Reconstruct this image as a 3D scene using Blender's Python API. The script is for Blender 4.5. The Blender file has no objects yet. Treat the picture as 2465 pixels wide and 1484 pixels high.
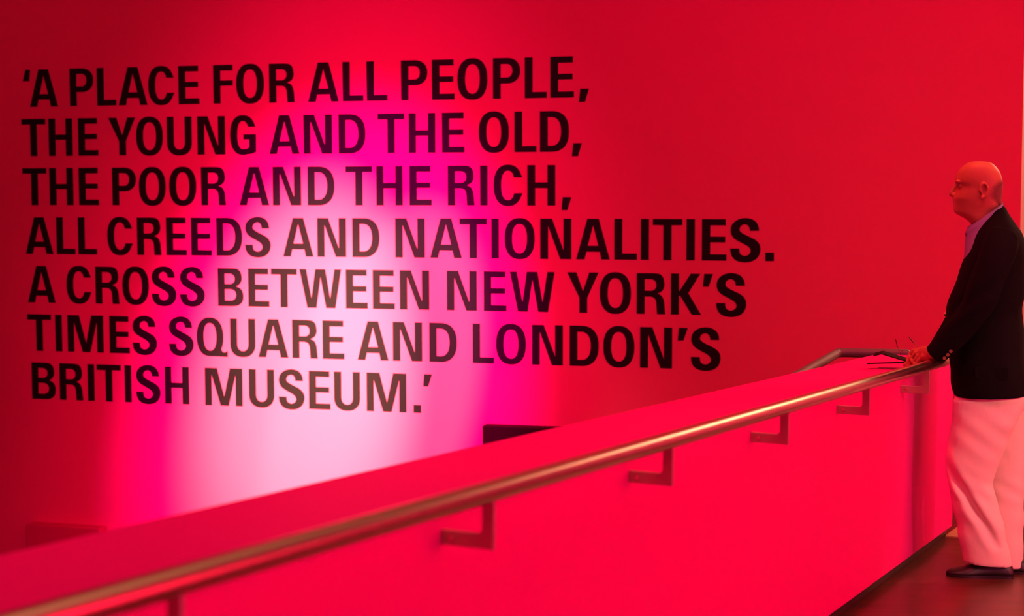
import bpy, bmesh, math, random
from mathutils import Vector, Matrix

C = bpy.context.scene.collection
PI = math.pi

# ------------------------------------------------------------------ camera
EYE = 1.6707                       # the eye above the floor where the man stands
cam_data = bpy.data.cameras.new('camera')
cam = bpy.data.objects.new('camera', cam_data)
C.objects.link(cam)
cam_data.sensor_width = 36.0
cam_data.lens = 3800.0 * 36.0 / 2465.0
cam_data.clip_end = 100
cam.matrix_world = (Matrix.Translation((0, 0, EYE)) @ Matrix.Rotation(PI / 2 - 0.076357, 4, 'X')
                    @ Matrix.Rotation(-0.002378, 4, 'Z'))
cam_data.dof.use_dof = True
cam_data.dof.focus_distance = 7.0
cam_data.dof.aperture_fstop = 2.8
sc = bpy.context.scene
sc.camera = cam
sc.view_settings.view_transform = 'Standard'
sc.view_settings.look = 'None'
sc.view_settings.gamma = 1.0
sc.view_settings.exposure = 0.0
sc.view_settings.use_curve_mapping = False

# ------------------------------------------------------------------ world and lights
world = bpy.data.worlds.new('world')
sc.world = world
world.use_nodes = True
world.node_tree.nodes['Background'].inputs[0].default_value = (0.12, 0.008, 0.012, 1)
world.node_tree.nodes['Background'].inputs[1].default_value = 0.5


def aim(o, target):
    d = Vector(target) - o.location
    o.rotation_euler = d.to_track_quat('-Z', 'Y').to_euler()


def area_light(name, loc, target, size, energy, color, spread=PI):
    l = bpy.data.lights.new(name, 'AREA')
    l.shape = 'RECTANGLE'
    l.size, l.size_y = size
    l.energy = energy
    l.color = color
    l.spread = spread
    o = bpy.data.objects.new(name, l)
    o.location = loc
    aim(o, target)
    C.objects.link(o)
    return o


def spot_light(name, loc, target, angle, energy, color, blend=1.0, scale=(1, 1), radius=0.1, roll=0.0):
    l = bpy.data.lights.new(name, 'SPOT')
    l.spot_size = angle
    l.spot_blend = blend
    l.energy = energy
    l.color = color
    l.shadow_soft_size = radius
    o = bpy.data.objects.new(name, l)
    o.location = loc
    d = Vector(target) - o.location
    o.rotation_euler = (d.to_track_quat('-Z', 'Y').to_matrix() @ Matrix.Rotation(roll, 3, 'Z')).to_euler()
    o.scale = (scale[0], scale[1], 1)
    C.objects.link(o)
    return o


# red wash on the long wall, from lamps high over the stairwell
area_light('red_wash', (0.6, 3.4, 5.6), (-0.3, 9.9, 1.0), (6.8, 0.8), 195, (1.0, 0.0, 0.21))
# separate lamp added over the stairwell to redden the ramp floor
area_light('red_floor_fill', (-0.4, 6.4, 6.6), (2.2, 5.6, 0.0), (2.4, 0.4), 42, (1.0, 0.0, 0.02), math.radians(60))
# red area light added right of the ramp for parapet face, rail and man
area_light('ramp_wash', (5.2, 0.6, 1.35), (0.6, 4.4, 0.7), (8.0, 0.7), 103, (1.0, 0.055, 0.27), math.radians(120))
# lamp added on the unseen opposite wall, for red bounce and rail reflections
area_light('opposite_wash', (3.6, 4.6, 4.6), (8.2, 4.4, 1.2), (6.0, 0.6), 850, (1.0, 0.05, 0.27), math.radians(100))
# warm ceiling strip straight above the ramp
area_light('ceiling_strip', (0.9, 4.2, 4.4), (0.9, 4.2, 0.0), (8.0, 2.2), 50, (1.0, 0.36, 0.18), math.radians(118)).rotation_euler = (0, 0, math.radians(62.6))
# one spot's pool on the wall, split into four lamps added for its colours
spot_light('pool_spot_wide', (-1.6, 4.5, 3.3), (-1.177, 10.318, 0.31), math.radians(38.8), 4600, (1.0, 0.0, 0.55), 0.6, (0.70, 1.0), 0.03, roll=-0.216)
spot_light('pool_spot_core', (0.022, 4.5, 3.3), (-1.355, 10.366, 0.34), math.radians(26.4), 15500, (1.0, 0.51, 0.43), 1.0, (0.55, 1.0), 0.03, roll=-0.086)
spot_light('pool_spot_fill', (-1.595, 4.593, 3.336), (-0.90, 10.245, 0.293), math.radians(25.0), 2520, (1.0, 0.51, 0.43), 0.5, (0.53, 1.0), 0.03, roll=-0.381)
spot_light('pool_spot_halo', (-1.6, 4.5, 3.3), (-1.295, 10.35, -1.5), math.radians(88.9), 1900, (1.0, 0.0, 0.20), 1.0, (0.474, 1.0), 0.03, roll=-0.105)
# front spot added to warm the man; the back one rims his head
spot_light('warm_spot_front', (5.2, 1.5, 3.2), (2.1, 6.7, 0.6), math.radians(19), 520, (1.0, 0.60, 0.40), 1.0, (0.6, 1), 0.2)
spot_light('warm_spot_back', (4.6, 6.6, 3.6), (2.1, 6.8, 1.0), math.radians(34), 110, (1.0, 0.50, 0.22), 1.0, (1, 1), 0.25)
# warm daylight in the room past the end of the red wall
area_light('warm_room', (4.5, 9.3, 3.0), (3.3, 9.95, 1.0), (0.7, 0.7), 56, (1.0, 0.64, 0.40))


# ------------------------------------------------------------------ helpers


def material(name, color, rough=0.5, metallic=0.0, spec=0.5, noise=None, bump=None):
    m = bpy.data.materials.new(name)
    m.use_nodes = True
    nt = m.node_tree
    b = nt.nodes['Principled BSDF']
    b.inputs['Base Color'].default_value = (*color, 1)
    b.inputs['Roughness'].default_value = rough
    b.inputs['Metallic'].default_value = metallic
    b.inputs['Specular IOR Level'].default_value = spec
    if noise or bump:
        tc = nt.nodes.new('ShaderNodeTexCoord')
    if noise:
        scale, amount = noise
        n = nt.nodes.new('ShaderNodeTexNoise')
        n.inputs['Scale'].default_value = scale
        n.inputs['Detail'].default_value = 4
        nt.links.new(tc.outputs['Object'], n.inputs['Vector'])
        mix = nt.nodes.new('ShaderNodeMix')
        mix.data_type = 'RGBA'
        mix.inputs['A'].default_value = (*[c * (1 - amount) for c in color], 1)
        mix.inputs['B'].default_value = (*[min(1, c * (1 + amount)) for c in color], 1)
        nt.links.new(n.outputs['Fac'], mix.inputs['Factor'])
        nt.links.new(mix.outputs['Result'], b.inputs['Base Color'])
    if bump:
        scale, strength, dist = bump
        n2 = nt.nodes.new('ShaderNodeTexNoise')
        n2.inputs['Scale'].default_value = scale
        n2.inputs['Detail'].default_value = 3
        nt.links.new(tc.outputs['Object'], n2.inputs['Vector'])
        bn = nt.nodes.new('ShaderNodeBump')
        bn.inputs['Strength'].default_value = strength
        bn.inputs['Distance'].default_value = dist
        nt.links.new(n2.outputs['Fac'], bn.inputs['Height'])
        nt.links.new(bn.outputs['Normal'], b.inputs['Normal'])
    return m


def obj(name, geo, mat, parent=None, smooth=False, mods=None):
    """links one mesh object; geo is (verts, faces) or a Mesh"""
    if isinstance(geo, bpy.types.Mesh):
        me = geo
    else:
        me = bpy.data.meshes.new(name)
        me.from_pydata([tuple(v) for v in geo[0]], [], geo[1])
        me.validate()
        bm = bmesh.new()
        bm.from_mesh(me)
        bmesh.ops.recalc_face_normals(bm, faces=bm.faces)
        bm.to_mesh(me)
        bm.free()
    me.name = name
    me.materials.clear()
    me.materials.append(mat)
    if smooth:
        for p in me.polygons:
            p.use_smooth = True
    o = bpy.data.objects.new(name, me)
    C.objects.link(o)
    if parent:
        o.parent = parent
    return o


def bevel(o, w, seg=2):
    m = o.modifiers.new('bevel', 'BEVEL')
    m.width = w
    m.segments = seg
    m.limit_method = 'ANGLE'
    return o


def thing(name, label, cat, loc=(0, 0, 0), rot=(0, 0, 0), group=None):
    o = bpy.data.objects.new(name, None)
    o.empty_display_size = 0.1
    C.objects.link(o)
    o.location = loc
    o.rotation_euler = rot
    return tag(o, label, cat, group)


def tag(o, label, cat, group=None):
    o['label'] = label
    o['category'] = cat
    if group:
        o['group'] = group
    return o


def struct(o):
    o['kind'] = 'structure'
    return o


def join(*geos):
    V, Fc = [], []
    for v, f in geos:
        k = len(V)
        V += list(v)
        Fc += [tuple(i + k for i in q) for q in f]
    return V, Fc


def hexa(p):
    """box from eight corners: bottom four, top four in the same order"""
    return [Vector(q) for q in p], [(3, 2, 1, 0), (4, 5, 6, 7), (0, 1, 5, 4), (1, 2, 6, 5), (2, 3, 7, 6), (3, 0, 4, 7)]


def loft(rings, cap=True):
    n = len(rings[0])
    V = [Vector(p) for r in rings for p in r]
    Fc = []
    for i in range(len(rings) - 1):
        for j in range(n):
            a, b = i * n + j, i * n + (j + 1) % n
            Fc.append((a, b, b + n, a + n))
    if cap:
        Fc.append(tuple(range(n - 1, -1, -1)))
        Fc.append(tuple(range((len(rings) - 1) * n, len(rings) * n)))
    return V, Fc


def tube(pts, radii, seg=14, flat=1.0, round_ends=True):
    """swept tube along pts with a radius at each; flat squeezes it along its second axis"""
    pts = [Vector(p) for p in pts]
    if not hasattr(radii, '__len__'):
        radii = [radii] * len(pts)
    radii = list(radii)
    if round_ends:
        d0 = (pts[0] - pts[1]).normalized()
        d1 = (pts[-1] - pts[-2]).normalized()
        r0, r1 = radii[0], radii[-1]
        pts = [pts[0] + d0 * r0 * .92, pts[0] + d0 * r0 * .6] + pts + [pts[-1] + d1 * r1 * .6, pts[-1] + d1 * r1 * .92]
        radii = [r0 * .35, r0 * .8] + radii + [r1 * .8, r1 * .35]
    rings = []
    ref = None
    for i, p in enumerate(pts):
        t = ((pts[min(i + 1, len(pts) - 1)] - p).normalized() + (p - pts[max(i - 1, 0)]).normalized()).normalized()
        if ref is None:
            ref = Vector((0, 0, 1)) if abs(t.z) < .9 else Vector((0, 1, 0))
        u = (ref - t * ref.dot(t)).normalized()
        ref = u
        w = t.cross(u)
        rings.append([p + (u * math.cos(2 * PI * k / seg) + w * flat * math.sin(2 * PI * k / seg)) * radii[i] for k in range(seg)])
    return loft(rings)


def spline(pts, n=6):
    """Catmull-Rom through pts (tuples of any size)"""
    out = []
    P = [pts[0]] + list(pts) + [pts[-1]]
    for i in range(1, len(P) - 2):
        for k in range(n):
            t = k / n
            out.append(tuple(0.5 * ((2 * b) + (c - a) * t + (2 * a - 5 * b + 4 * c - d) * t * t + (3 * b - a - 3 * c + d) * t ** 3)
                             for a, b, c, d in zip(P[i - 1], P[i], P[i + 1], P[i + 2])))
    out.append(tuple(pts[-1]))
    return out


def blob(c, r, seg=16, rings=10):
    R = []
    for i in range(rings + 1):
        th = PI * (i + .02) / (rings + .04)
        R.append([(c[0] + r[0] * math.sin(th) * math.cos(2 * PI * k / seg), c[1] + r[1] * math.sin(th) * math.sin(2 * PI * k / seg),
                   c[2] + r[2] * math.cos(th)) for k in range(seg)])
    return loft(R)


def oval(front, back, w, b=0.0, expo=2.0, seg=28):
    """tilted oval ring between a front and a back point of the profile, half width w"""
    f, k = Vector((front[0], b, front[1])), Vector((back[0], b, back[1]))
    mid, half = (f + k) / 2, (f - k) / 2
    out = []
    for i in range(seg):
        t = 2 * PI * i / seg
        ct, st = math.cos(t), math.sin(t)
        ct = math.copysign(abs(ct) ** (2 / expo), ct)
        st = math.copysign(abs(st) ** (2 / expo), st)
        out.append(mid + half * ct + Vector((0, w * st, 0)))
    return out


def oval_loft(table, b=0.0, expo=2.0, fine=3, seg=28, shift=None):
    rows = spline([tuple(t) for t in table], fine)
    n = len(rows)
    R = []
    for i, (af, zf, ab, zb, w) in enumerate(rows):
        bb = b if shift is None else b + shift(i / (n - 1))
        R.append(oval((af, zf), (ab, zb), w, bb, expo, seg))
    return loft(R)


def fuse(geos, voxel, smooth_iter=3, deform=None):
    """one continuous surface out of several closed shapes"""
    me = bpy.data.meshes.new('fuse')
    V, Fc = join(*geos)
    me.from_pydata([tuple(v) for v in V], [], Fc)
    bm = bmesh.new()
    bm.from_mesh(me)
    bmesh.ops.recalc_face_normals(bm, faces=bm.faces)
    bm.to_mesh(me)
    bm.free()
    o = bpy.data.objects.new('fuse', me)
    C.objects.link(o)
    m = o.modifiers.new('r', 'REMESH')
    m.mode = 'VOXEL'
    m.voxel_size = voxel
    m.use_smooth_shade = True
    if smooth_iter:
        s = o.modifiers.new('s', 'SMOOTH')
        s.iterations = smooth_iter
        s.factor = 0.5
    bpy.context.view_layer.update()
    dg = bpy.context.evaluated_depsgraph_get()
    out = bpy.data.meshes.new_from_object(o.evaluated_get(dg))
    C.objects.unlink(o)
    bpy.data.objects.remove(o)
    if deform:
        for v in out.vertices:
            v.co = deform(v.co.copy())
    for p in out.polygons:
        p.use_smooth = True
    return out


# ------------------------------------------------------------------ materials
M_WALL = material('red_wall_paint', (0.80, 0.12, 0.15), 0.6, spec=0.2, noise=(3.0, 0.015))
M_PARAPET = material('red_parapet_lacquer', (0.80, 0.004, 0.25), 0.5, spec=0.08, noise=(2.0, 0.012))
M_LETTER = material('black_vinyl', (0.013, 0.0115, 0.0062), 0.55, spec=0.12)
M_CREAM = material('cream_wall_paint', (0.80, 0.62, 0.42), 0.7)
M_STEEL = material('brushed_steel', (0.72, 0.58, 0.45), 0.28, metallic=1.0, bump=(400, 0.05, 0.001))
M_BRACKET = material('brushed_steel_plate', (0.50, 0.34, 0.28), 0.5, metallic=0.75)
M_DULL = material('dull_steel', (0.22, 0.18, 0.17), 0.6, metallic=0.6)
M_DARK_BOX = material('black_metal', (0.020, 0.008, 0.003), 0.6, spec=0.08)
M_RED_BOX = material('dark_red_metal', (0.55, 0.01, 0.09), 0.6, spec=0.1)
M_SKIRT = material('dark_skirting_metal', (0.045, 0.03, 0.025), 0.35, metallic=0.6, noise=(14, 0.7))
M_LOWER = material('dark_stair_floor', (0.12, 0.07, 0.06), 0.6)
M_SKIN = material('skin', (0.46, 0.17, 0.075), 0.5, spec=0.3, noise=(30, 0.06))
M_HAIR = material('short_grey_brown_hair', (0.20, 0.075, 0.042), 0.7, noise=(220, 0.5))
M_BROW = material('eyebrow_hair', (0.09, 0.05, 0.04), 0.7, noise=(200, 0.4))
M_EYE = material('eye', (0.16, 0.10, 0.08), 0.25)  # darkened all over to stand in for the shade of the sockets
M_SHIRT = material('lilac_shirt_cotton', (0.24, 0.24, 0.42), 0.75, spec=0.2, bump=(60, 0.1, 0.002))
M_JACKET = material('black_wool', (0.006, 0.006, 0.006), 0.9, spec=0.06, bump=(420, 0.25, 0.0008), noise=(9, 0.18))
M_BUTTON = material('brass_button', (0.75, 0.42, 0.22), 0.35, metallic=0.9)
M_TROUSERS = material('pale_cotton_trousers', (0.80, 0.70, 0.58), 0.8, spec=0.15, bump=(28, 0.22, 0.006))
M_SHOE = material('black_shoe_leather', (0.012, 0.009, 0.009), 0.45)
M_FRAME = material('thin_dark_spectacle_frame', (0.22, 0.03, 0.035), 0.4, metallic=0.3)
M_LEAF_AND_SHADOW = material('dark_leaflet_and_shadow', (0.010, 0.002, 0.002), 0.6, spec=0.08)  # also colours the strip that stands in for the leaflet's shadow

lens_m = bpy.data.materials.new('spectacle_lens')
lens_m.use_nodes = True
_b = lens_m.node_tree.nodes['Principled BSDF']
_b.inputs['Base Color'].default_value = (0.9, 0.85, 0.85, 1)
_b.inputs['Roughness'].default_value = 0.03
_b.inputs['Transmission Weight'].default_value = 1.0
_b.inputs['IOR'].default_value = 1.3


def floor_material():
    m = material('polished_brown_floor', (0.14, 0.05, 0.03), 0.32, spec=0.36)
    nt = m.node_tree
    b = nt.nodes['Principled BSDF']
    tc = nt.nodes.new('ShaderNodeTexCoord')
    mp = nt.nodes.new('ShaderNodeMapping')
    mp.inputs['Rotation'].default_value = (0, 0, math.radians(-62.6))
    mp.inputs['Scale'].default_value = (1, 9, 1)
    n = nt.nodes.new('ShaderNodeTexNoise')
    n.inputs['Scale'].default_value = 2.2
    n.inputs['Detail'].default_value = 6
    r = nt.nodes.new('ShaderNodeValToRGB')
    r.color_ramp.elements[0].position = 0.3
    r.color_ramp.elements[0].color = (0.055, 0.016, 0.008, 1)
    r.color_ramp.elements[1].position = 0.75
    r.color_ramp.elements[1].color = (0.115, 0.032, 0.015, 1)
    nt.links.new(tc.outputs['Object'], mp.inputs['Vector'])
    nt.links.new(mp.outputs['Vector'], n.inputs['Vector'])
    nt.links.new(n.outputs['Fac'], r.inputs['Fac'])
    nt.links.new(r.outputs['Color'], b.inputs['Base Color'])
    return m


M_FLOOR = floor_material()

# cropped hair thins out towards the bald scalp
_nt = M_HAIR.node_tree
_at = _nt.nodes.new('ShaderNodeAttribute')
_at.attribute_name = 'thinning'
_nt.links.new(_at.outputs['Fac'], _nt.nodes['Principled BSDF'].inputs['Alpha'])

# ------------------------------------------------------------------ the setting
WALL_DIR = Vector((0.96535578, -0.26093711, 0))      # along the red wall, to the right
WALL_N = Vector((0.26093711, 0.96535578, 0))         # into the wall
WALL_O = Vector((0, 10.0, 0))


def wall_pt(u, z, out=0.0):
    """a point on the red wall: u along it, z height above the floor, out towards the room"""
    return WALL_O + WALL_DIR * u - WALL_N * out + Vector((0, 0, z))


def wall_box(u0, u1, z0, z1, o0, o1):
    return hexa([wall_pt(u0, z0, o1), wall_pt(u1, z0, o1), wall_pt(u1, z0, o0), wall_pt(u0, z0, o0),
                 wall_pt(u0, z1, o1), wall_pt(u1, z1, o1), wall_pt(u1, z1, o0), wall_pt(u0, z1, o0)])


WALL_END = 3.067
struct(obj('wall_back', wall_box(-9.0, WALL_END, -2.6, 4.6, -0.25, 0.0), M_WALL))
# cream wall seen in a sliver past the end of the red wall
struct(obj('wall_right', wall_box(WALL_END - 0.4, WALL_END + 4.0, -2.6, 4.6, -1.15, -0.95), M_CREAM))

# the parapet: E runs along it (slightly downhill, away from the camera), N is its outward side
E = Vector((0.4599903, 0.88717681, -0.03641739)).normalized()
N = Vector((0.8877657, -0.46029563, 0)).normalized()
U = Vector((0.01676277, 0.03233011, 0.99933667))     # square to the ramp
PB = Vector((2.12312055, 7.56303826, -1.65620185 + EYE)) - U * 0.045   # on the floor, at the parapet's far end


def par(s, o, h):
    """a point by distance along the parapet, out from its face, and height above the floor"""
    return PB + E * s + N * o + U * h


def par_box(s0, s1, o0, o1, h0, h1):
    return hexa([par(s0, o0, h0), par(s1, o0, h0), par(s1, o1, h0), par(s0, o1, h0),
                 par(s0, o0, h1), par(s1, o0, h1), par(s1, o1, h1), par(s0, o1, h1)])


PAR_H, PAR_W = 0.873, 0.385
struct(bevel(obj('wall_parapet', par_box(-9.0, 0.06, -PAR_W, 0.0, 0.045, PAR_H), M_PARAPET), 0.004))
struct(obj('baseboard_parapet', par_box(-9.0, 0.04, -PAR_W + 0.02, -0.025, 0.0, 0.047), M_SKIRT))


def floor_z(x, y):
    return PB.z - ((x - PB.x) * U.x + (y - PB.y) * U.y) / U.z


def plan_floor(pts):
    top = [Vector((x, y, floor_z(x, y))) for x, y in pts]
    n = len(pts)
    return top + [p - Vector((0, 0, 0.2)) for p in top], [tuple(range(n)), tuple(range(2 * n - 1, n - 1, -1))] + \
        [(i, i + n, (i + 1) % n + n, (i + 1) % n) for i in range(n)]


def plan(s, o):
    p = par(s, o, 0)
    return (p.x, p.y)


# the landing past the parapet's end runs on to the wall
p2 = par(0.06, -PAR_W, 0)
k = (WALL_N.dot(WALL_O) - WALL_N.dot(p2)) / WALL_N.dot(E)
p3 = p2 + E * k
end = wall_pt(WALL_END, 0)
f_pts = [plan(-9, -PAR_W), (p2.x, p2.y), (p3.x, p3.y), (end.x, end.y),
         (end.x + WALL_N.x * 0.95, end.y + WALL_N.y * 0.95),
         (end.x + WALL_N.x * 0.95 + WALL_DIR.x * 4, end.y + WALL_N.y * 0.95 + WALL_DIR.y * 4), plan(0.5, 6.8), plan(-9.5, 6.8)]
struct(obj('floor', plan_floor(f_pts), M_FLOOR))
# pale strip on the floor past the parapet's end
struct(obj('trim_1', par_box(0.0, 1.1, -0.02, 0.045, -0.002, 0.006), material('pale_floor_strip', (0.55, 0.27, 0.13), 0.5)))
# unseen red wall across the ramp, added for bounce and the rail's reflections
struct(obj('wall_opposite', par_box(-9.5, 1.5, 6.6, 6.8, -0.1, 4.6), M_WALL))
# the stairwell floor behind the parapet, far below
q0, q1 = par(-9.0, -PAR_W - 0.01, 0), par(0.04, -PAR_W - 0.01, 0)
low = [(q0.x, q0.y), (q1.x, q1.y), (p3.x - .02, p3.y), (wall_pt(-8.9, 0).x, wall_pt(-8.9, 0).y)]
struct(obj('floor_lower', ([(x, y, -2.4) for x, y in low] + [(x, y, -2.6) for x, y in low],
                           [(0, 1, 2, 3), (7, 6, 5, 4), (0, 4, 5, 1), (1, 5, 6, 2), (2, 6, 7, 3), (3, 7, 4, 0)]), M_LOWER))

# ------------------------------------------------------------------ the quotation on the wall
CAP = 0.25323
TEXT_WIDTH = {',': 0.250, '.': 0.201, 'A': 0.843, 'B': 0.728, 'C': 0.749, 'D': 0.736, 'E': 0.594, 'F': 0.550, 'G': 0.729, 'H': 0.712, 'I': 0.199, 'K': 0.737, 'L': 0.562, 'M': 1.080, 'N': 0.791, 'O': 0.779, 'P': 0.700, 'Q': 0.889, 'R': 0.707, 'S': 0.723, 'T': 0.723, 'U': 0.716, 'W': 1.154, 'Y': 0.794, '‘': 0.228, '’': 0.241}
TEXT_LINES = [
    (2.2284, [('‘', -3.4384), ('A', -3.3082), ('P', -3.0189), ('L', -2.8304), ('A', -2.6343), ('C', -2.4237), ('E', -2.2218), ('F', -1.9735), ('O', -1.7801), ('R', -1.5550), ('A', -1.2649), ('L', -1.0598), ('L', -0.8945), ('P', -0.6433), ('E', -0.4488), ('O', -0.2553), ('P', -0.0313), ('L', 0.1585), ('E', 0.3275), (',', 0.4670)]),
    (1.8924, [('T', -3.3946), ('H', -3.1874), ('E', -2.9771), ('Y', -2.7221), ('O', -2.5175), ('U', -2.2978), ('N', -2.0652), ('G', -1.8358), ('A', -1.5424), ('N', -1.3076), ('D', -1.0703), ('T', -0.8023), ('H', -0.5934), ('E', -0.3840), ('O', -0.1158), ('L', 0.0908), ('D', 0.2783), (',', 0.4226)]),
    (1.5564, [('T', -3.3968), ('H', -3.1898), ('E', -2.9806), ('P', -2.7144), ('O', -2.5042), ('O', -2.2796), ('R', -2.0548), ('A', -1.7622), ('N', -1.5290), ('D', -1.2891), ('T', -1.0260), ('H', -0.8163), ('E', -0.6056), ('R', -0.3333), ('I', -0.1827), ('C', -0.0236), ('H', 0.1931), (',', 0.3549)]),
    (1.2204, [('A', -3.3704), ('L', -3.1656), ('L', -2.9996), ('C', -2.7535), ('R', -2.5350), ('E', -2.3325), ('E', -2.1500), ('D', -1.9472), ('S', -1.7416), ('A', -1.4541), ('N', -1.2186), ('D', -0.9813), ('N', -0.6791), ('A', -0.4368), ('T', -0.2545), ('I', -0.1096), ('O', 0.0509), ('N', 0.2867), ('A', 0.5254), ('L', 0.7330), ('I', 0.8541), ('T', 0.9951), ('I', 1.1390), ('E', 1.2840), ('S', 1.4729), ('.', 1.6214)]),
    (0.8844, [('A', -3.3628), ('C', -3.0735), ('R', -2.8574), ('O', -2.6442), ('S', -2.4328), ('S', -2.2233), ('B', -1.9432), ('E', -1.7400), ('T', -1.5589), ('W', -1.3015), ('E', -1.0479), ('E', -0.8614), ('N', -0.6508), ('N', -0.3320), ('E', -0.1106), ('W', 0.1325), ('Y', 0.4610), ('O', 0.6686), ('R', 0.8936), ('K', 1.1123), ('’', 1.2472), ('S', 1.3900)]),
    (0.5484, [('T', -3.3878), ('I', -3.2381), ('M', -3.0321), ('E', -2.7731), ('S', -2.5837), ('S', -2.3121), ('Q', -2.0834), ('U', -1.8606), ('A', -1.6410), ('R', -1.4152), ('E', -1.2145), ('A', -0.9392), ('N', -0.7013), ('D', -0.4600), ('L', -0.1901), ('O', -0.0071), ('N', 0.2322), ('D', 0.4697), ('O', 0.6915), ('N', 0.9269), ('’', 1.0934), ('S', 1.2359)]),
    (0.2124, [('B', -3.3642), ('R', -3.1503), ('I', -2.9978), ('T', -2.8611), ('I', -2.7154), ('S', -2.5646), ('H', -2.3494), ('M', -2.0049), ('U', -1.7297), ('S', -1.5157), ('E', -1.3154), ('U', -1.1224), ('M', -0.8487), ('.', -0.6376), ('’', -0.5664)]),
]

SV, SH = 0.198, 0.148          # upright and level stroke widths, in cap heights


def arc(cx, cy, rx, ry, t0, t1, n=26, e=2.35):
    out = []
    for i in range(n + 1):
        t = math.radians(t0 + (t1 - t0) * i / n)
        c_, s_ = math.cos(t), math.sin(t)
        out.append((cx + rx * math.copysign(abs(c_) ** (2 / e), c_), cy + ry * math.copysign(abs(s_) ** (2 / e), s_)))
    return out


def smooth_path(pts, n=5):
    return spline(pts, n)


def glyph(ch, w):
    """outlines (outer, then holes) of a bold condensed capital, cap height 1, width w"""
    X = lambda pts: [(x * w, y) for x, y in pts]
    if ch == 'I':
        return [[(0, 0), (w, 0), (w, 1), (0, 1)]]
    if ch == '.':
        return [[(0, 0), (w, 0), (w, .2), (0, .2)]]
    if ch == ',':
        return [X([(0, -.115), (.6, -.115), (1, .205), (.13, .205)])]
    if ch == '\u2019':
        return [X([(0, .69), (.57, .69), (1, 1), (.12, 1)])]
    if ch == '\u2018':
        return [X([(0, .69), (.86, .69), (1, 1), (.39, 1)])]
    if ch == 'T':
        a, b = (w - SV) / 2, (w + SV) / 2
        return [[(a, 0), (b, 0), (b, 1 - SH), (w, 1 - SH), (w, 1), (0, 1), (0, 1 - SH), (a, 1 - SH)]]
    if ch == 'L':
        return [[(0, 0), (w, 0), (w, SH), (SV, SH), (SV, 1), (0, 1)]]
    if ch == 'E':
        m = w * .945
        return [[(0, 0), (w, 0), (w, SH), (SV, SH), (SV, .442), (m, .442), (m, .578), (SV, .578), (SV, 1 - SH), (w * .96, 1 - SH), (w * .96, 1), (0, 1)]]
    if ch == 'F':
        return [[(0, 0), (SV, 0), (SV, .462), (w, .462), (w, .598), (SV, .598), (SV, 1 - SH), (w, 1 - SH), (w, 1), (0, 1)]]
    if ch == 'H':
        return [[(0, 0), (SV, 0), (SV, .432), (w - SV, .432), (w - SV, 0), (w, 0), (w, 1), (w - SV, 1), (w - SV, .572), (SV, .572), (SV, 1), (0, 1)]]
    if ch == 'A':
        return [X([(0, 0), (.25, 0), (.302, .188), (.705, .188), (.752, 0), (1, 0), (.672, 1), (.332, 1)]),
                X([(.345, .335), (.505, .845), (.662, .335)])]
    if ch == 'N':
        return [[(0, 0), (SV, 0), (SV, .83), (.643 * w, 0), (w, 0), (w, 1), (w - SV, 1), (w - SV, .21), (.378 * w, 1), (0, 1)]]
    if ch == 'M':
        return [X([(0, 0), (.178, 0), (.178, .83), (.415, 0), (.628, 0), (.822, .83), (.822, 0), (1, 0), (1, 1), (.672, 1), (.513, .235), (.325, 1), (0, 1)])]
    if ch == 'W':
        return [X([(0, 1), (.157, 1), (.283, .235), (.382, 1), (.618, 1), (.733, .235), (.842, 1), (1, 1), (.855, 0), (.635, 0), (.507, .81), (.402, 0), (.182, 0)][::-1])]
    if ch == 'Y':
        a, b = w * .515 - SV / 2, w * .515 + SV / 2
        return [[(a, 0), (b, 0), (b, .375), (w, 1), (w * .705, 1), (w * .507, .53), (w * .295, 1), (0, 1), (a, .375)]]
    if ch == 'K':
        return [[(0, 0), (SV, 0), (SV, .45), (.305 * w, .465), (.70 * w, 0), (w, 0), (.572 * w, .528), (.967 * w, 1), (.655 * w, 1), (.285 * w, .575), (SV, .56), (SV, 1), (0, 1)]]
    if ch == 'O':
        return [arc(w / 2, .5, w / 2, .515, 0, 354, 60), arc(w / 2, .5, w / 2 - SV, .515 - SH, 0, 354, 60)]
    if ch == 'Q':
        v = w * .862
        o = arc(v / 2, .5, v / 2, .515, -36, 268, 60)
        o += [(v * .75, -.012), (v * 1.04, -.022), (w, -.022), (w, .125), (w * .975, .128), (w * .93, .095), (w * .84, .098)]
        return [o, arc(v / 2, .5, v / 2 - SV, .515 - SH, 0, 354, 60)]
    if ch == 'C':
        o = arc(w / 2, .5, w / 2, .515, 31, 329, 56)
        i = arc(w / 2, .5, w / 2 - SV, .515 - SH, 322, 38, 50)
        o[0], o[-1], i[0], i[-1] = (w * .985, .70), (w, .305), (w * .715, .305), (w * .70, .70)
        return [o + i]
    if ch == 'G':
        o = arc(w / 2, .5, w / 2, .515, 31, 284, 50)
        i = arc(w / 2, .5, w / 2 - SV, .515 - SH, 276, 38, 44)
        o[0], i[-1] = (w * .985, .715), (w * .70, .715)
        return [o + [(w * .80, .010), (w * .90, .030), (w, .060), (w, .52), (.515 * w, .52), (.515 * w, .388), (.735 * w, .388), (.735 * w, .20),
                     (.715 * w, .175), (.67 * w, .152), (.60 * w, .138)] + i]
    if ch == 'U':
        o = [(0, 1)] + arc(w / 2, .33, w / 2, .345, 180, 360, 36, 2.3) + [(w, 1), (w - SV, 1)]
        i = arc(w / 2, .33, w / 2 - SV, .33 - .14, 360, 180, 30, 2.2) + [(SV, 1)]
        return [o + i]
    if ch == 'D':
        return [[(0, 0)] + arc(w * .40, .5, w * .60, .5, -90, 90, 40, 2.4) + [(0, 1)],
                [(SV, SH)] + arc(w * .40, .5, w * .60 - SV, .5 - SH, -90, 90, 34, 2.3) + [(SV, 1 - SH)]]
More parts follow.
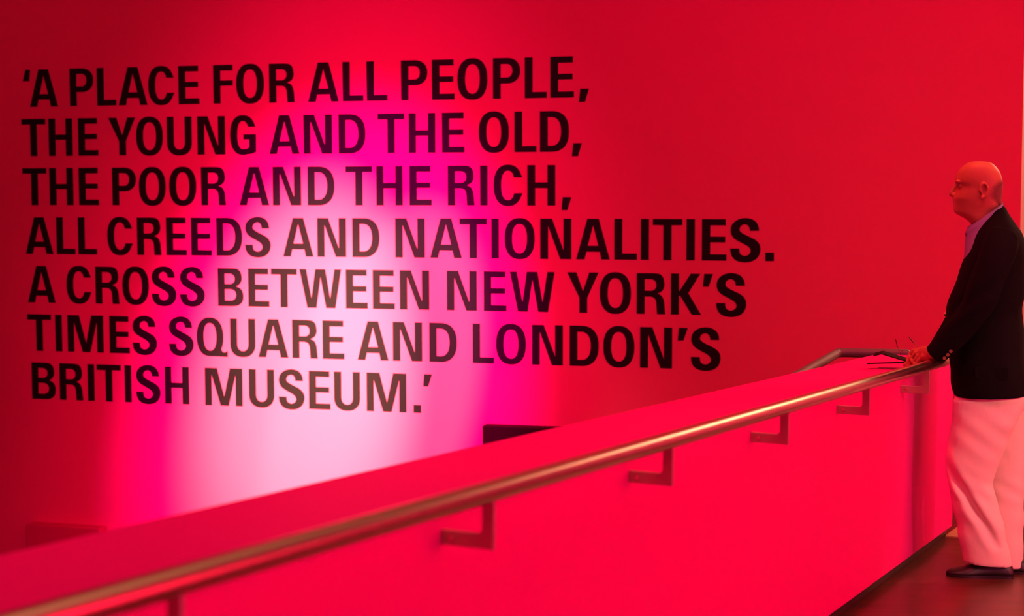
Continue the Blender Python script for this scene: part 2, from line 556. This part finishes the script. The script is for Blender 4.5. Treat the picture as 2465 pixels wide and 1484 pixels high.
    if ch == 'P':
        return [[(0, 0), (SV, 0), (SV, .372)] + arc(w * .52, .686, w * .48, .314, -90, 90, 30, 2.2) + [(0, 1)],
                [(SV, .518)] + arc(w * .5, .686, w * .5 - SV, .168, -90, 90, 24, 2.2) + [(SV, .854)]]
    if ch == 'R':
        o = [(0, 0), (SV, 0), (SV, .428)]
        o += smooth_path(X([(.50, .428), (.62, .395), (.685, .30), (.70, .15), (.716, 0)]), 5)
        o += smooth_path(X([(1.0, 0), (.98, .16), (.955, .32), (.87, .45), (.716, .505)]), 5)
        o += smooth_path(X([(.716, .505), (.88, .565), (.955, .66), (.965, .76), (.92, .90), (.80, .98), (.60, 1)]), 5) + [(0, 1)]
        return [o, [(SV, .57)] + arc(w * .48, .713, w * .69 - w * .48, .143, -90, 90, 22, 2.2) + [(SV, .856)]]
    if ch == 'B':
        o = [(0, 0)] + smooth_path(X([(.55, 0), (.78, .02), (.95, .11), (1, .255), (.96, .40), (.86, .48), (.725, .52)]), 5)
        o += smooth_path(X([(.725, .52), (.84, .57), (.93, .66), (.945, .76), (.90, .90), (.76, .985), (.55, 1)]), 5) + [(0, 1)]
        return [o, [(SV, .145)] + arc(w * .47, .297, w * .72 - w * .47, .152, -90, 90, 22, 2.2) + [(SV, .449)],
                [(SV, .582)] + arc(w * .45, .72, w * .67 - w * .45, .138, -90, 90, 22, 2.2) + [(SV, .858)]]
    if ch == 'S':
        out1 = [(2137, 270), (2130, 215), (2100, 165), (2050, 132), (1970, 118), (1880, 138), (1815, 190), (1793, 260), (1806, 320), (1842, 365), (1900, 400),
                (1960, 430), (2010, 460), (2036, 495), (2036, 530), (2010, 560), (1970, 573), (1930, 563), (1905, 535), (1899, 485)]
        out2 = [(1790, 485), (1796, 540), (1825, 597), (1880, 635), (1970, 650), (2060, 635), (2125, 588), (2154, 520), (2152, 455), (2122, 403), (2072, 367),
                (2005, 335), (1940, 303), (1906, 275), (1902, 243), (1922, 208), (1965, 192), (2003, 203), (2023, 233), (2029, 270)]
        P = smooth_path(out1, 4) + smooth_path(out2, 4)
        return [[((x - 1788) / 367 * w, (632 - y) / 500) for x, y in P][::-1]]
    raise ValueError(ch)


quote = thing('wall_quotation', 'seven line quotation in black bold capitals across the red wall', 'lettering', wall_pt(-2.0, 1.2))
VIN = 0.003
for base, letters in TEXT_LINES:
    cu = bpy.data.curves.new('text_line', 'CURVE')
    cu.dimensions = '2D'
    cu.fill_mode = 'BOTH'
    cu.extrude = VIN / 2
    for ch, uc in letters:
        w = TEXT_WIDTH[ch]
        for path in glyph(ch, w):
            clean = [path[0]]
            for p_ in path[1:]:
                if abs(p_[0] - clean[-1][0]) + abs(p_[1] - clean[-1][1]) > 1e-4:
                    clean.append(p_)
            sp = cu.splines.new('POLY')
            sp.points.add(len(clean) - 1)
            for q_, (x, y) in zip(sp.points, clean):
                q_.co = (uc + (x - w / 2) * CAP, base + y * CAP, 0, 1)
            sp.use_cyclic_u = True
    tmp = bpy.data.objects.new('tmp_line', cu)
    C.objects.link(tmp)
    bpy.context.view_layer.update()
    me = bpy.data.meshes.new_from_object(tmp.evaluated_get(bpy.context.evaluated_depsgraph_get()))
    C.objects.unlink(tmp)
    bpy.data.objects.remove(tmp)
    for v in me.vertices:
        v.co = wall_pt(v.co.x, v.co.y, VIN / 2 + 0.0003 + v.co.z) - quote.location
    obj('text_line', me, M_LETTER, quote)

# ------------------------------------------------------------------ the dark boxes on the wall
bx = bevel(obj('fixture_box', wall_box(-0.172, 0.42, -0.35, 0.158, 0.0, 0.10), M_DARK_BOX), 0.006)
tag(bx, 'black box on the red wall below the last words, just above the sloping parapet', 'box', 'dark boxes on the red wall')
bx2 = bevel(obj('fixture_box', wall_box(-3.475, -2.90, -1.15, -0.655, 0.0, 0.10), M_RED_BOX), 0.006)
tag(bx2, 'dim dark red box on the shadowed end of the wall beside the lower parapet', 'box', 'dark boxes on the red wall')

# ------------------------------------------------------------------ handrail on the parapet
RAIL_O, RAIL_H, RAIL_R = 0.106, 0.9085, 0.0228
rail = obj('handrail', tube([par(s / 4, RAIL_O, RAIL_H) for s in range(-34, -2)] + [par(-0.70, RAIL_O, RAIL_H)], RAIL_R, 28, round_ends=False), M_STEEL, smooth=True)
tag(rail, 'long brushed steel handrail on angled brackets along the near face of the parapet', 'handrail')
for i in range(7):
    s = -1.066 - 0.9728 * i
    hb, ht = 0.792, 0.823
    o_out, o_in = 0.121, 0.094
    t = 0.0045
    prof = [(0.0, hb), (o_out, hb), (o_out, RAIL_H - 0.012), (o_in, RAIL_H - 0.012), (o_in, ht + .006), (o_in - .006, ht), (0.0, ht)]
    n = len(prof)
    V = [par(s - t, o, h) for o, h in prof] + [par(s + t, o, h) for o, h in prof]
    Fc = [tuple(range(n)), tuple(range(2 * n - 1, n - 1, -1))] + [(j, (j + 1) % n, (j + 1) % n + n, j + n) for j in range(n)]
    br = bevel(obj('bracket', (V, Fc), M_BRACKET, rail), 0.0015, 2)
    obj('bolt', tube([par(s - t, 0.026, 0.8075), par(s - t - 0.004, 0.026, 0.8075)], 0.005, 10, round_ends=False), M_STEEL, br)

# short rail on the stair side, behind the parapet
hr_pts = [par(-1.25, -0.66, 0.64), par(-0.6, -0.66, 0.752), par(-0.29, -0.66, 0.789), par(0.20, -0.66, 0.838),
          par(0.27, -0.655, 0.848), par(0.298, -0.63, 0.853), par(0.30, -0.5, 0.856), par(0.30, -0.30, 0.862)]
hr = obj('stair_handrail', tube(spline([tuple(p) for p in hr_pts], 6), 0.024, 20), M_DULL, smooth=True)
for s_, o_, h0, h1 in ((0.30, -0.335, 0.0, 0.862), (-1.20, -0.66, -3.9, 0.648)):
    foot = par(s_, o_, h1)
    obj('post', tube([(foot.x, foot.y, max(-2.4, floor_z(foot.x, foot.y) if h0 == 0.0 else -2.4)), tuple(foot)], 0.018, 16, round_ends=False), M_DULL, hr, True)
tag(hr, 'short bent steel handrail rising behind the parapet near the hands', 'handrail')

# ------------------------------------------------------------------ the man
MAN = Vector((2.05229403, 6.75589906, 0.0))
ANG = math.atan2(0.29066264, -0.9568256)
man = thing('person', 'bald man in black jacket and pale trousers leaning on the parapet', 'person', MAN, (0, 0, ANG))

HEAD = [(0.0761, 1.7772, 0.0421, 1.777, 0.02),
    (0.0999, 1.7729, 0.0131, 1.7724, 0.042),
    (0.1152, 1.7642, -0.0023, 1.7634, 0.056),
    (0.1286, 1.7519, -0.0144, 1.751, 0.067),
    (0.1437, 1.7324, -0.0284, 1.7315, 0.074),
    (0.1527, 1.7076, -0.0373, 1.7068, 0.0775),
    (0.155, 1.6916, -0.041, 1.6909, 0.0775),
    (0.1513, 1.6809, -0.0412, 1.6804, 0.0765),
    (0.146, 1.672, -0.0406, 1.6715, 0.0755),
    (0.1484, 1.6596, -0.04, 1.6592, 0.074),
    (0.1541, 1.6453, -0.0386, 1.6451, 0.0735),
    (0.1607, 1.6311, -0.0372, 1.6309, 0.072),
    (0.164, 1.6186, -0.0357, 1.6186, 0.0705),
    (0.162, 1.6079, -0.0359, 1.608, 0.068),
    (0.1601, 1.5972, -0.0353, 1.5974, 0.065),
    (0.1591, 1.5865, -0.0347, 1.5868, 0.062),
    (0.1588, 1.5741, -0.0348, 1.5797, 0.0585),
    (0.156, 1.5598, -0.0333, 1.5708, 0.0555),
    (0.1438, 1.5491, -0.0318, 1.5602, 0.0535),
    (0.1195, 1.5367, -0.0338, 1.5478, 0.054),
    (0.0951, 1.519, -0.0374, 1.5337, 0.056),
    (0.0759, 1.4977, -0.0446, 1.516, 0.058),
    (0.0634, 1.4693, -0.0553, 1.4877, 0.062),
    (0.059, 1.4195, -0.0699, 1.4382, 0.068)]
SHIRT = [(0.0878, 1.4941, -0.0421, 1.5983, 0.0655),
    (0.0996, 1.4851, -0.0429, 1.5974, 0.069),
    (0.108, 1.4726, -0.0466, 1.5815, 0.075),
    (0.1076, 1.4548, -0.0539, 1.5585, 0.082),
    (0.1103, 1.4155, -0.0718, 1.5091, 0.11),
    (0.1128, 1.3654, -0.0901, 1.4384, 0.15),
    (0.1253, 1.2936, -0.1028, 1.3145, 0.17),
    (0.144, 1.1856, -0.1054, 1.1902, 0.17)]
JACKET = [(0.0205, 1.5459, -0.0448, 1.5894, 0.071),
    (0.0437, 1.5121, -0.0569, 1.5744, 0.083),
    (0.0652, 1.4764, -0.0726, 1.5497, 0.118),
    (0.08, 1.4425, -0.09, 1.525, 0.158),
    (0.093, 1.4067, -0.1074, 1.4986, 0.182),
    (0.1094, 1.3654, -0.1267, 1.4634, 0.198),
    (0.1339, 1.2935, -0.1452, 1.3823, 0.205),
    (0.1634, 1.2105, -0.149, 1.2832, 0.2),
    (0.178, 1.1562, -0.1392, 1.1908, 0.192),
    (0.1815, 1.1057, -0.1344, 1.141, 0.188),
    (0.1777, 1.0408, -0.1387, 1.0574, 0.19),
    (0.1694, 0.9687, -0.1471, 0.981, 0.195),
    (0.163, 0.9019, -0.1587, 0.9117, 0.199),
    (0.1583, 0.835, -0.1702, 0.8459, 0.202),
    (0.1489, 0.7954, -0.176, 0.8104, 0.203),
    (0.1398, 0.7704, -0.1799, 0.7872, 0.203)]
HIPS = [(0.1337, 0.8159, -0.1605, 0.8259, 0.172),
    (0.145, 0.7702, -0.1682, 0.7815, 0.178),
    (0.1479, 0.7374, -0.1706, 0.7493, 0.176),
    (0.1405, 0.7122, -0.1644, 0.724, 0.168)]
LEG_NEAR = [(0.1461, 0.7607, -0.1497, 0.7716, 0.082),
    (0.1462, 0.7195, -0.1389, 0.7305, 0.085),
    (0.1493, 0.6565, -0.1185, 0.6676, 0.09),
    (0.1587, 0.6022, -0.0927, 0.6132, 0.088),
    (0.1656, 0.5569, -0.0785, 0.5681, 0.086),
    (0.1709, 0.5188, -0.0658, 0.53, 0.084),
    (0.173, 0.4899, -0.0546, 0.5009, 0.082),
    (0.1699, 0.4611, -0.0433, 0.4718, 0.08),
    (0.1623, 0.4218, -0.0323, 0.4318, 0.077),
    (0.1548, 0.3879, -0.0279, 0.3975, 0.075),
    (0.1452, 0.3323, -0.0425, 0.3427, 0.074),
    (0.1245, 0.2358, -0.0699, 0.2474, 0.072),
    (0.1075, 0.1535, -0.0885, 0.1659, 0.071),
    (0.0941, 0.0818, -0.1035, 0.0949, 0.071),
    (0.0903, 0.0621, -0.1128, 0.0524, 0.07)]
LEG_FAR = [(0.1116, 0.7569, -0.172, 0.7672, 0.084),
    (0.0843, 0.6974, -0.1699, 0.7073, 0.084),
    (0.0575, 0.5792, -0.1656, 0.589, 0.086),
    (0.0361, 0.4662, -0.1611, 0.4758, 0.08),
    (0.0201, 0.3621, -0.1582, 0.3715, 0.076),
    (0.0014, 0.2063, -0.1581, 0.2158, 0.072),
    (-0.0115, 0.085, -0.1589, 0.0945, 0.071),
    (-0.0162, 0.026, -0.1623, 0.0174, 0.07)]

# body: head, neck, torso, arms with hands and legs as one continuous surface
G = [oval_loft(HEAD, 0, 2.05, 3, 36)]
# brow ridge, cheeks, jaw
for sgn in (1, -1):
    G += [blob((0.138, sgn * .030, 1.6900), (0.016, .024, .008)),
          blob((0.1310, sgn * .032, 1.6735), (0.0140, .0175, .0130))]
    # nose wing
    G += [blob((0.1570, sgn * .0125, 1.6325), (0.0115, .0085, .0085))]
# nose bridge to tip
G += [tube([(0.1450, 0, 1.680), (0.1575, 0, 1.6600), (0.1665, 0, 1.6440), (0.1690, 0, 1.6365)], [.0095, .0105, .0120, .0110], 12)]
# lips and chin
G += [blob((0.1545, 0, 1.6105), (0.0105, .021, .0055)), blob((0.1535, 0, 1.5990), (0.0098, .019, .0060)), blob((0.145, 0, 1.571), (0.014, .022, .014))]
# ears
for sgn in (1, -1):
    rim = []
    for kk in range(15):
        t = math.radians(-70 + 250 * kk / 14)
        rim.append((0.0335 - 0.0155 * math.cos(t) * 1.05 + (0.004 if t < 0 else 0), sgn * (0.0785 + 0.004 * (1 + math.cos(t))), 1.6515 + 0.030 * math.sin(t)))
    G += [tube(rim, [.0048] * 15, 10), blob((0.0330, sgn * .0775, 1.6500), (0.0150, .0042, .0285)),
          blob((0.0400, sgn * .0800, 1.6230), (0.0085, .0050, .0105)), blob((0.0465, sgn * .0770, 1.6480), (0.0045, .0055, .0075))]
# trunk and legs under the clothes
G += [oval_loft([(0.058, 1.44, -0.07, 1.46, .07), (0.075, 1.40, -0.10, 1.43, .16), (0.10, 1.30, -0.12, 1.32, .17), (0.13, 1.12, -0.115, 1.13, .155),
                 (0.12, 0.95, -0.13, 0.95, .165), (0.10, 0.80, -0.13, 0.80, .16)], 0, 2.2, 3)]
G += [tube([(-.005, .095, .82), (.05, .09, .50), (-.005, .09, .12)], [.085, .058, .042], 16), tube([(-.02, -.085, .82), (-.05, -.08, .48), (-.10, -.05, .10)], [.085, .056, .042], 16)]
# arms to the wrists
G += [tube([(-.045, .16, 1.43), (.0457, .235, 1.1903), (.1500, .215, 1.040), (.2030, .190, .9755), (.2300, .168, .9640)], [.052, .045, .036, .028, .026], 16)]
G += [tube([(-.03, -.16, 1.43), (.075, -.205, 1.18), (.135, -.15, 1.075), (.185, -.07, .985), (.245, .000, .938)], [.050, .042, .036, .031, .026], 16)]
# left hand, resting on the rail, fingers curled over
G += [tube([(.2200, .174, .9630), (.2420, .150, .9635), (.2720, .105, .9610)], [.0270, .0300, .0270], 16, flat=.62),
      tube([(.2360, .150, .9520), (.2650, .128, .9450)], [.020, .018], 14)]
FING = [[(.266, .082, .9640), (.2880, .072, .9680), (.3140, .062, .9620), (.3310, .058, .9430), (.3250, .074, .9270)],
        [(.260, .098, .9600), (.2800, .090, .9620), (.3050, .080, .9530), (.3220, .076, .9300), (.3140, .090, .9140)],
        [(.254, .114, .9540), (.2720, .108, .9540), (.2950, .098, .9420), (.3110, .094, .9160), (.3030, .106, .9030)],
        [(.248, .130, .9470), (.2640, .126, .9440), (.2840, .117, .9310), (.2985, .112, .9070), (.2920, .122, .8980)]]
for fpts in FING:
    G += [tube(fpts, [.0100, .0101, .0097, .0090, .0080], 14)]
G += [blob((.284, .090, .9240), (.020, .024, .012))]
G += [tube([(.2500, .100, .9440), (.2850, .060, .9330), (.3180, .040, .9250), (.3400, .034, .9180)], [.0125, .0112, .0100, .0085], 12)]
# right hand, folded under and beyond the left
G += [tube([(.250, .004, .938), (.285, .020, .928), (.312, .030, .915)], [.027, .029, .024], 16, flat=.6)]
for q in range(4):
    yb_ = -.012 + .016 * q
    G += [tube([(.308, yb_ + .012, .924), (.334, yb_ + .010, .914), (.352, yb_ + .012, .899), (.346, yb_ + .014, .8875)], [.0092, .0088, .008, .007], 10)]
G += [tube([(.282, .030, .925), (.312, .052, .908), (.334, .056, .897)], [.011, .010, .008], 10)]


man_matrix = Matrix.Translation(MAN) @ Matrix.Rotation(ANG, 4, 'Z')
_inv = man_matrix.inverted()
RA, RB = _inv @ par(-3.0, RAIL_O, RAIL_H), _inv @ par(-0.70, RAIL_O, RAIL_H)


def clear_rail(v, gap=0.0015):
    # cloth and skin rest on the tube of the handrail instead of passing through it
    d = RB - RA
    t = (v - RA).dot(d) / d.dot(d)
    if 0 < t < 1:
        q = v - (RA + d * t)
        if q.length < RAIL_R + gap:
            v = RA + d * t + q.normalized() * (RAIL_R + gap)
    return v


def head_shape(v):
    # hollow of the ear, and the eye sockets
    for sgn in (1, -1):
        if v.z > 1.5 and v.y * sgn > .072:
            d = ((v.x - .0355) / .0085) ** 2 + ((v.z - 1.6505) / .0165) ** 2
            v.y -= sgn * .0060 * math.exp(-d)
        if v.z > 1.62 and v.x > .09:
            d = ((v.z - 1.6815) / .0065) ** 2 + ((v.y - sgn * .031) / .018) ** 2
            v.x -= .005 * math.exp(-d)
    return clear_rail(v)


body_me = fuse(G, 0.003, 3, head_shape)
body = obj('body', body_me, M_SKIN, man, True)
body['label'] = 'bald head, face and bare hands'
for sgn in (1, -1):
    obj('eye', blob((0.1345, sgn * .0325, 1.6735), (0.0118, .0130, .0062)), M_EYE, man, True)
    obj('eyebrow', tube([(0.1475, sgn * .014, 1.6945), (0.1440, sgn * .030, 1.6985), (0.1300, sgn * .048, 1.6950)], [.0030, .0042, .0026], 10), M_BROW, man, True)


# cropped fringe of hair round the back of the head: a thin layer just proud of the scalp
def hair_fringe():
    rows = [r for r in spline([tuple(t) for t in HEAD], 3) if 1.575 < (r[1] + r[3]) / 2 < 1.705]
    outer, inner = [], []
    n = len(rows)
    for i, (af, zf, ab, zb, w) in enumerate(rows):
        full = [oval((af, zf), (ab, zb), w, 0, 2.05, 96)[q] for q in range(96)]
        mid = sum(full, Vector()) / 96
        v = (i + .5) / n                                  # 0 at the top of the fringe, 1 at the nape
        half = 17 * max(.12, math.sin(PI * min(1, .12 + v * .9))) ** .6
        o_, i_ = [], []
        for j in range(21):
            q = 48 + half * (j - 10) / 10
            k0 = int(math.floor(q))
            p = full[k0 % 96].lerp(full[(k0 + 1) % 96], q - k0)
            lift = .0016 * (math.sin(PI * v) ** .5) * (max(0, math.sin(PI * j / 20)) ** .5)
            d = (p - mid).normalized()
            o_.append(p + d * (lift - .0002))
            i_.append(p - d * .006)
        outer.append(o_)
        inner.append(i_)
    return loft([o_ + i_[::-1] for o_, i_ in zip(outer, inner)])


hair = obj('hair', hair_fringe(), M_HAIR, man, True)
fade = hair.data.attributes.new('thinning', 'FLOAT', 'POINT')
rows_n = len(hair.data.vertices) // 42
for i, v in enumerate(hair.data.vertices):
    r_, j = divmod(i, 42)
    j = j if j < 21 else 41 - j
    fade.data[i].value = min(1, 1.5 * max(0, math.sin(PI * j / 20)) * max(0, math.sin(PI * (r_ + .01) / (rows_n - .98)) ** .8))

# shirt with a stand collar
shirt_me = fuse([oval_loft(SHIRT, 0, 2.1, 3, 32)], 0.005, 2)
shirt = obj('shirt', shirt_me, M_SHIRT, man, True)
# collar flap folded down over the band, points forward
for sgn in (1, -1):
    top = [(-0.044, sgn * .012, 1.6010), (-0.034, sgn * .052, 1.5880), (0.010, sgn * .0715, 1.5570), (0.060, sgn * .055, 1.5210), (0.0985, sgn * .012, 1.4960)]
    bot = [(-0.046, sgn * .010, 1.5500), (-0.038, sgn * .054, 1.5350), (0.002, sgn * .0720, 1.4950), (0.060, sgn * .064, 1.4520), (0.1090, sgn * .024, 1.4640)]
    T_, B_ = spline(top, 5), spline(bot, 5)
    V, n = [], len(T_)
    for k_ in (0.0, .0035):
        for a_, b_ in zip(T_, B_):
            for tt in (0, .5, 1):
                p_ = Vector(a_).lerp(Vector(b_), tt)
                V.append(p_ + Vector((.3, sgn, .2)).normalized() * (k_ + .003 * math.sin(PI * tt)))
    Fc = []
    for k_ in range(2):
        for i in range(n - 1):
            for j in range(2):
                a0 = k_ * n * 3 + i * 3 + j
                Fc.append((a0, a0 + 1, a0 + 4, a0 + 3))
    m3 = n * 3
    for i in range(n - 1):
        Fc += [(i * 3, i * 3 + 3, i * 3 + 3 + m3, i * 3 + m3), (i * 3 + 2, i * 3 + 5, i * 3 + 5 + m3, i * 3 + 2 + m3)]
    for i in (0, n - 1):
        Fc += [(i * 3, i * 3 + 1, i * 3 + 1 + m3, i * 3 + m3), (i * 3 + 1, i * 3 + 2, i * 3 + 2 + m3, i * 3 + 1 + m3)]
    obj('collar', (V, Fc), M_SHIRT, shirt, True)

# jacket: trunk and both sleeves as one cloth surface
SLEEVE = [(-.050, .150, 1.462), (-.028, .190, 1.405), (.0004, .222, 1.3165), (.0457, .236, 1.1903), (.1000, .225, 1.100), (.1650, .207, 1.022), (.2200, .187, .9580)]
SLEEVE_R = [.066, .072, .070, .066, .060, .054, .049]
SLEEVE_FAR = [(-.040, -.150, 1.455), (-.020, -.190, 1.40), (.02, -.215, 1.31), (.085, -.210, 1.18), (.135, -.15, 1.075), (.180, -.075, .995), (.205, -.045, .960)]
GJ = [oval_loft(JACKET, 0, 2.25, 3, 40)]
for pts, rr in ((SLEEVE, SLEEVE_R), (SLEEVE_FAR, SLEEVE_R)):
    sp_ = spline([(*p, r_) for p, r_ in zip(pts, rr)], 4)
    GJ += [tube([p[:3] for p in sp_], [p[3] for p in sp_], 22, round_ends=False)]

def drape(v):
    # creases of the sleeve at the elbow and soft folds over the back and skirt
    if v.y > .12 and .95 < v.z < 1.33:
        q = v.z * .85 + v.x * .6
        v.y += .004 * math.sin(q * 75) * math.exp(-((v.z - 1.16) / .10) ** 2)
    v.x += .0025 * math.sin(v.z * 34 + v.y * 9)
    return clear_rail(v, 0.003)


jacket = obj('jacket', fuse(GJ, 0.005, 6, drape), M_JACKET, man, True)
for (a_, z_) in ((.1533, .9831), (.1654, .9677), (.1786, .9533)):
    yy = .252 - .10 * (a_ - .1533)
    obj('button', tube([(a_, yy - .012, z_), (a_, yy, z_)], .0072, 14, round_ends=False), M_BUTTON, jacket)
obj('button', tube([(.176, .030, 1.1208), (.190, .034, 1.1208)], .0085, 14, round_ends=False), M_BUTTON, jacket)
obj('pocket_flap', hexa([(.055, .196, .865), (-.075, .200, .865), (-.075, .185, .865), (.055, .182, .865),
                         (.055, .196, .915), (-.075, .200, .915), (-.075, .185, .915), (.055, .182, .915)]), M_JACKET, jacket)

# trousers
GT = [oval_loft(HIPS, 0, 2.3, 3, 36), oval_loft(LEG_NEAR, .095, 2.15, 3, 30), oval_loft(LEG_FAR, -.07, 2.15, 3, 30, lambda t: .03 * t)]


def creases(v):
    if v.y > .06 and v.z < .56:
        # long slanting fold from the bent knee down to the heel
        p0, p1 = Vector((.1707, .4939)), Vector((-.0654, .1228))
        d = p1 - p0
        q = Vector((v.x, v.z)) - p0
        t = max(-.05, min(1.0, q.dot(d) / d.dot(d)))
        dist = (q - d * t).length
        side = 1 if q.cross(d) > 0 else -1
        env = math.sin(PI * min(1, max(0, (t + .06) / 1.05))) ** .5 if 0 <= (t + .06) / 1.05 <= 1 else 0
        v.y -= .020 * env * math.exp(-(dist / .017) ** 2)
        v.y += .007 * env * math.exp(-((dist - .035) / .02) ** 2)
    if v.y > .02 and v.z > .35:
        # pull lines from the hip towards the knee
        q = v.z * 1.0 - v.x * .75
        v.y += .0020 * math.sin(q * 62 + 1.0) * math.exp(-((v.z - .62) / .13) ** 2)
    if v.z < .45:
        # crumple behind the knee and above the hem
        v.y += .003 * math.sin(v.z * 70 - v.x * 45) * math.exp(-((v.z - .36) / .06) ** 2)
        v.x += .003 * math.sin(v.z * 48) * math.exp(-((v.z - .2) / .12) ** 2)
    return v


trousers = obj('trousers', fuse(GT, 0.006, 3, creases), M_TROUSERS, man, True)
obj('pocket', tube(spline([(.128, .112, .765), (.118, .138, .742), (.085, .158, .728), (.050, .168, .748)], 4), .0035, 8), M_TROUSERS, trousers, True)


def shoe(toe, heel, name='shoe'):
    """a low black shoe between two points on the floor; upper and sole"""
    t_, h_ = Vector(toe), Vector(heel)
    d = t_ - h_
    L = d.length
    d.normalize()
    side = Vector((-d.y, d.x, 0)).normalized()
    prof = [(0.0, .026, .050), (.06, .034, .066), (.2, .036, .074), (.38, .036, .072), (.52, .039, .062), (.68, .046, .046), (.82, .045, .036), (.93, .034, .029), (.985, .016, .022), (1.0, .006, .016)]
    R, S = [], []
    for f_, w, hgt in spline(prof, 4):
        c0 = h_ + d * (L * f_)
        ring = []
        for k_ in range(20):
            a_ = PI * k_ / 19
            ring.append(c0 + side * (w * math.cos(a_)) + Vector((0, 0, .012 + (hgt - .012) * math.sin(a_) ** .75)))
        R.append(ring)
        w2 = w + .002
        S.append([c0 + side * w2 + Vector((0, 0, .001)), c0 + side * w2 + Vector((0, 0, .013)), c0 - side * w2 + Vector((0, 0, .013)), c0 - side * w2 + Vector((0, 0, .001))])
    up = obj(name, loft(R), M_SHOE, man, True)
    obj('sole', loft(S), M_SHOE, up)
    return up


fz = lambda a_, b_: -.0005 - (U.x * (a_ * -.9568256 + b_ * -.29066264) + U.y * (a_ * .29066264 + b_ * -.9568256)) / U.z + FLOOR_O
FLOOR_O = floor_z(MAN.x, MAN.y)
shoe((.157, .128, fz(.157, .128)), (-.113, .078, fz(-.113, .078)))
shoe((.085, -.010, fz(.085, -.010)), (-.172, -.035, fz(-.172, -.035)))

# ------------------------------------------------------------------ what he holds
gl = thing('eyeglasses', 'thin rimmed eyeglasses held in the hand with both temple arms sticking up', 'eyeglasses', MAN, (0, 0, ANG))
rimL = [(.352 + .021 * math.cos(2 * PI * k_ / 20), -.012 + .004 * math.cos(2 * PI * k_ / 20), .9405 + .016 * math.sin(2 * PI * k_ / 20)) for k_ in range(20)]
rimR = [(x - .050, y - .030, z) for x, y, z in rimL]
for rm in (rimL, rimR):
    rim_o = obj('rim', tube(rm + rm[:2], .0011, 8, round_ends=False), M_FRAME, gl, True)
    cxr = sum(p[0] for p in rm) / 20
    obj('lens', loft([[Vector(p) + Vector((0, -.0006, 0)) for p in rm], [Vector(p) + Vector((0, .0006, 0)) for p in rm]]), lens_m, rim_o)
obj('bridge', tube([(.331, -.016, .944), (.327, -.020, .947), (.323, -.038, .944)], .0012, 8), M_FRAME, gl, True)
obj('temple', tube(spline([(.372, -.010, .944), (.3745, -.022, .950), (.3858, -.050, .9633), (.3905, -.050, .980), (.3952, -.050, .998)], 4), [.0013] * 9 + [.0022] * 8, 8), M_FRAME, gl, True)
obj('temple', tube(spline([(.283, -.044, .944), (.2948, -.07, .9573), (.3174, -.10, .9787), (.330, -.10, .993), (.341, -.10, 1.0058)], 4), [.0013] * 9 + [.0024] * 8, 8), M_FRAME, gl, True)

leaf_and_shadow = thing('leaflet', 'dark folded leaflet pinched in the hand, with a thin dark strip for its shadow', 'leaflet', MAN, (0, 0, ANG))
HINGE, UP1, UP2, SHADOW_END = (0.3358, 0.9106), (0.4487, 0.9429), (0.4841, 0.9327), (0.5103, 0.8963)


def leaf_strip(pts, th, b0=-.075, b1=.045):
    V = [(a_, b_, z_ + dz) for a_, z_ in pts for b_ in (b0, b1) for dz in (-th / 2, th / 2)]
    Fc = [(0, 1, 3, 2)]
    for i in range(len(pts) - 1):
        k_ = i * 4
        Fc += [(k_, k_ + 4, k_ + 5, k_ + 1), (k_ + 2, k_ + 3, k_ + 7, k_ + 6), (k_ + 1, k_ + 5, k_ + 7, k_ + 3), (k_, k_ + 2, k_ + 6, k_ + 4)]
    k_ = len(pts) * 4 - 4
    Fc.append((k_, k_ + 2, k_ + 3, k_ + 1))
    return V, Fc


obj('leaf_and_shadow', leaf_strip([HINGE, UP1, UP2], .0045), M_LEAF_AND_SHADOW, leaf_and_shadow)
obj('leaf_and_shadow', leaf_strip([(HINGE[0], HINGE[1] - .004), SHADOW_END], .0018, .005, .045), M_LEAF_AND_SHADOW, leaf_and_shadow)  # thin dark strip standing in for the leaflet's shadow on the parapet top
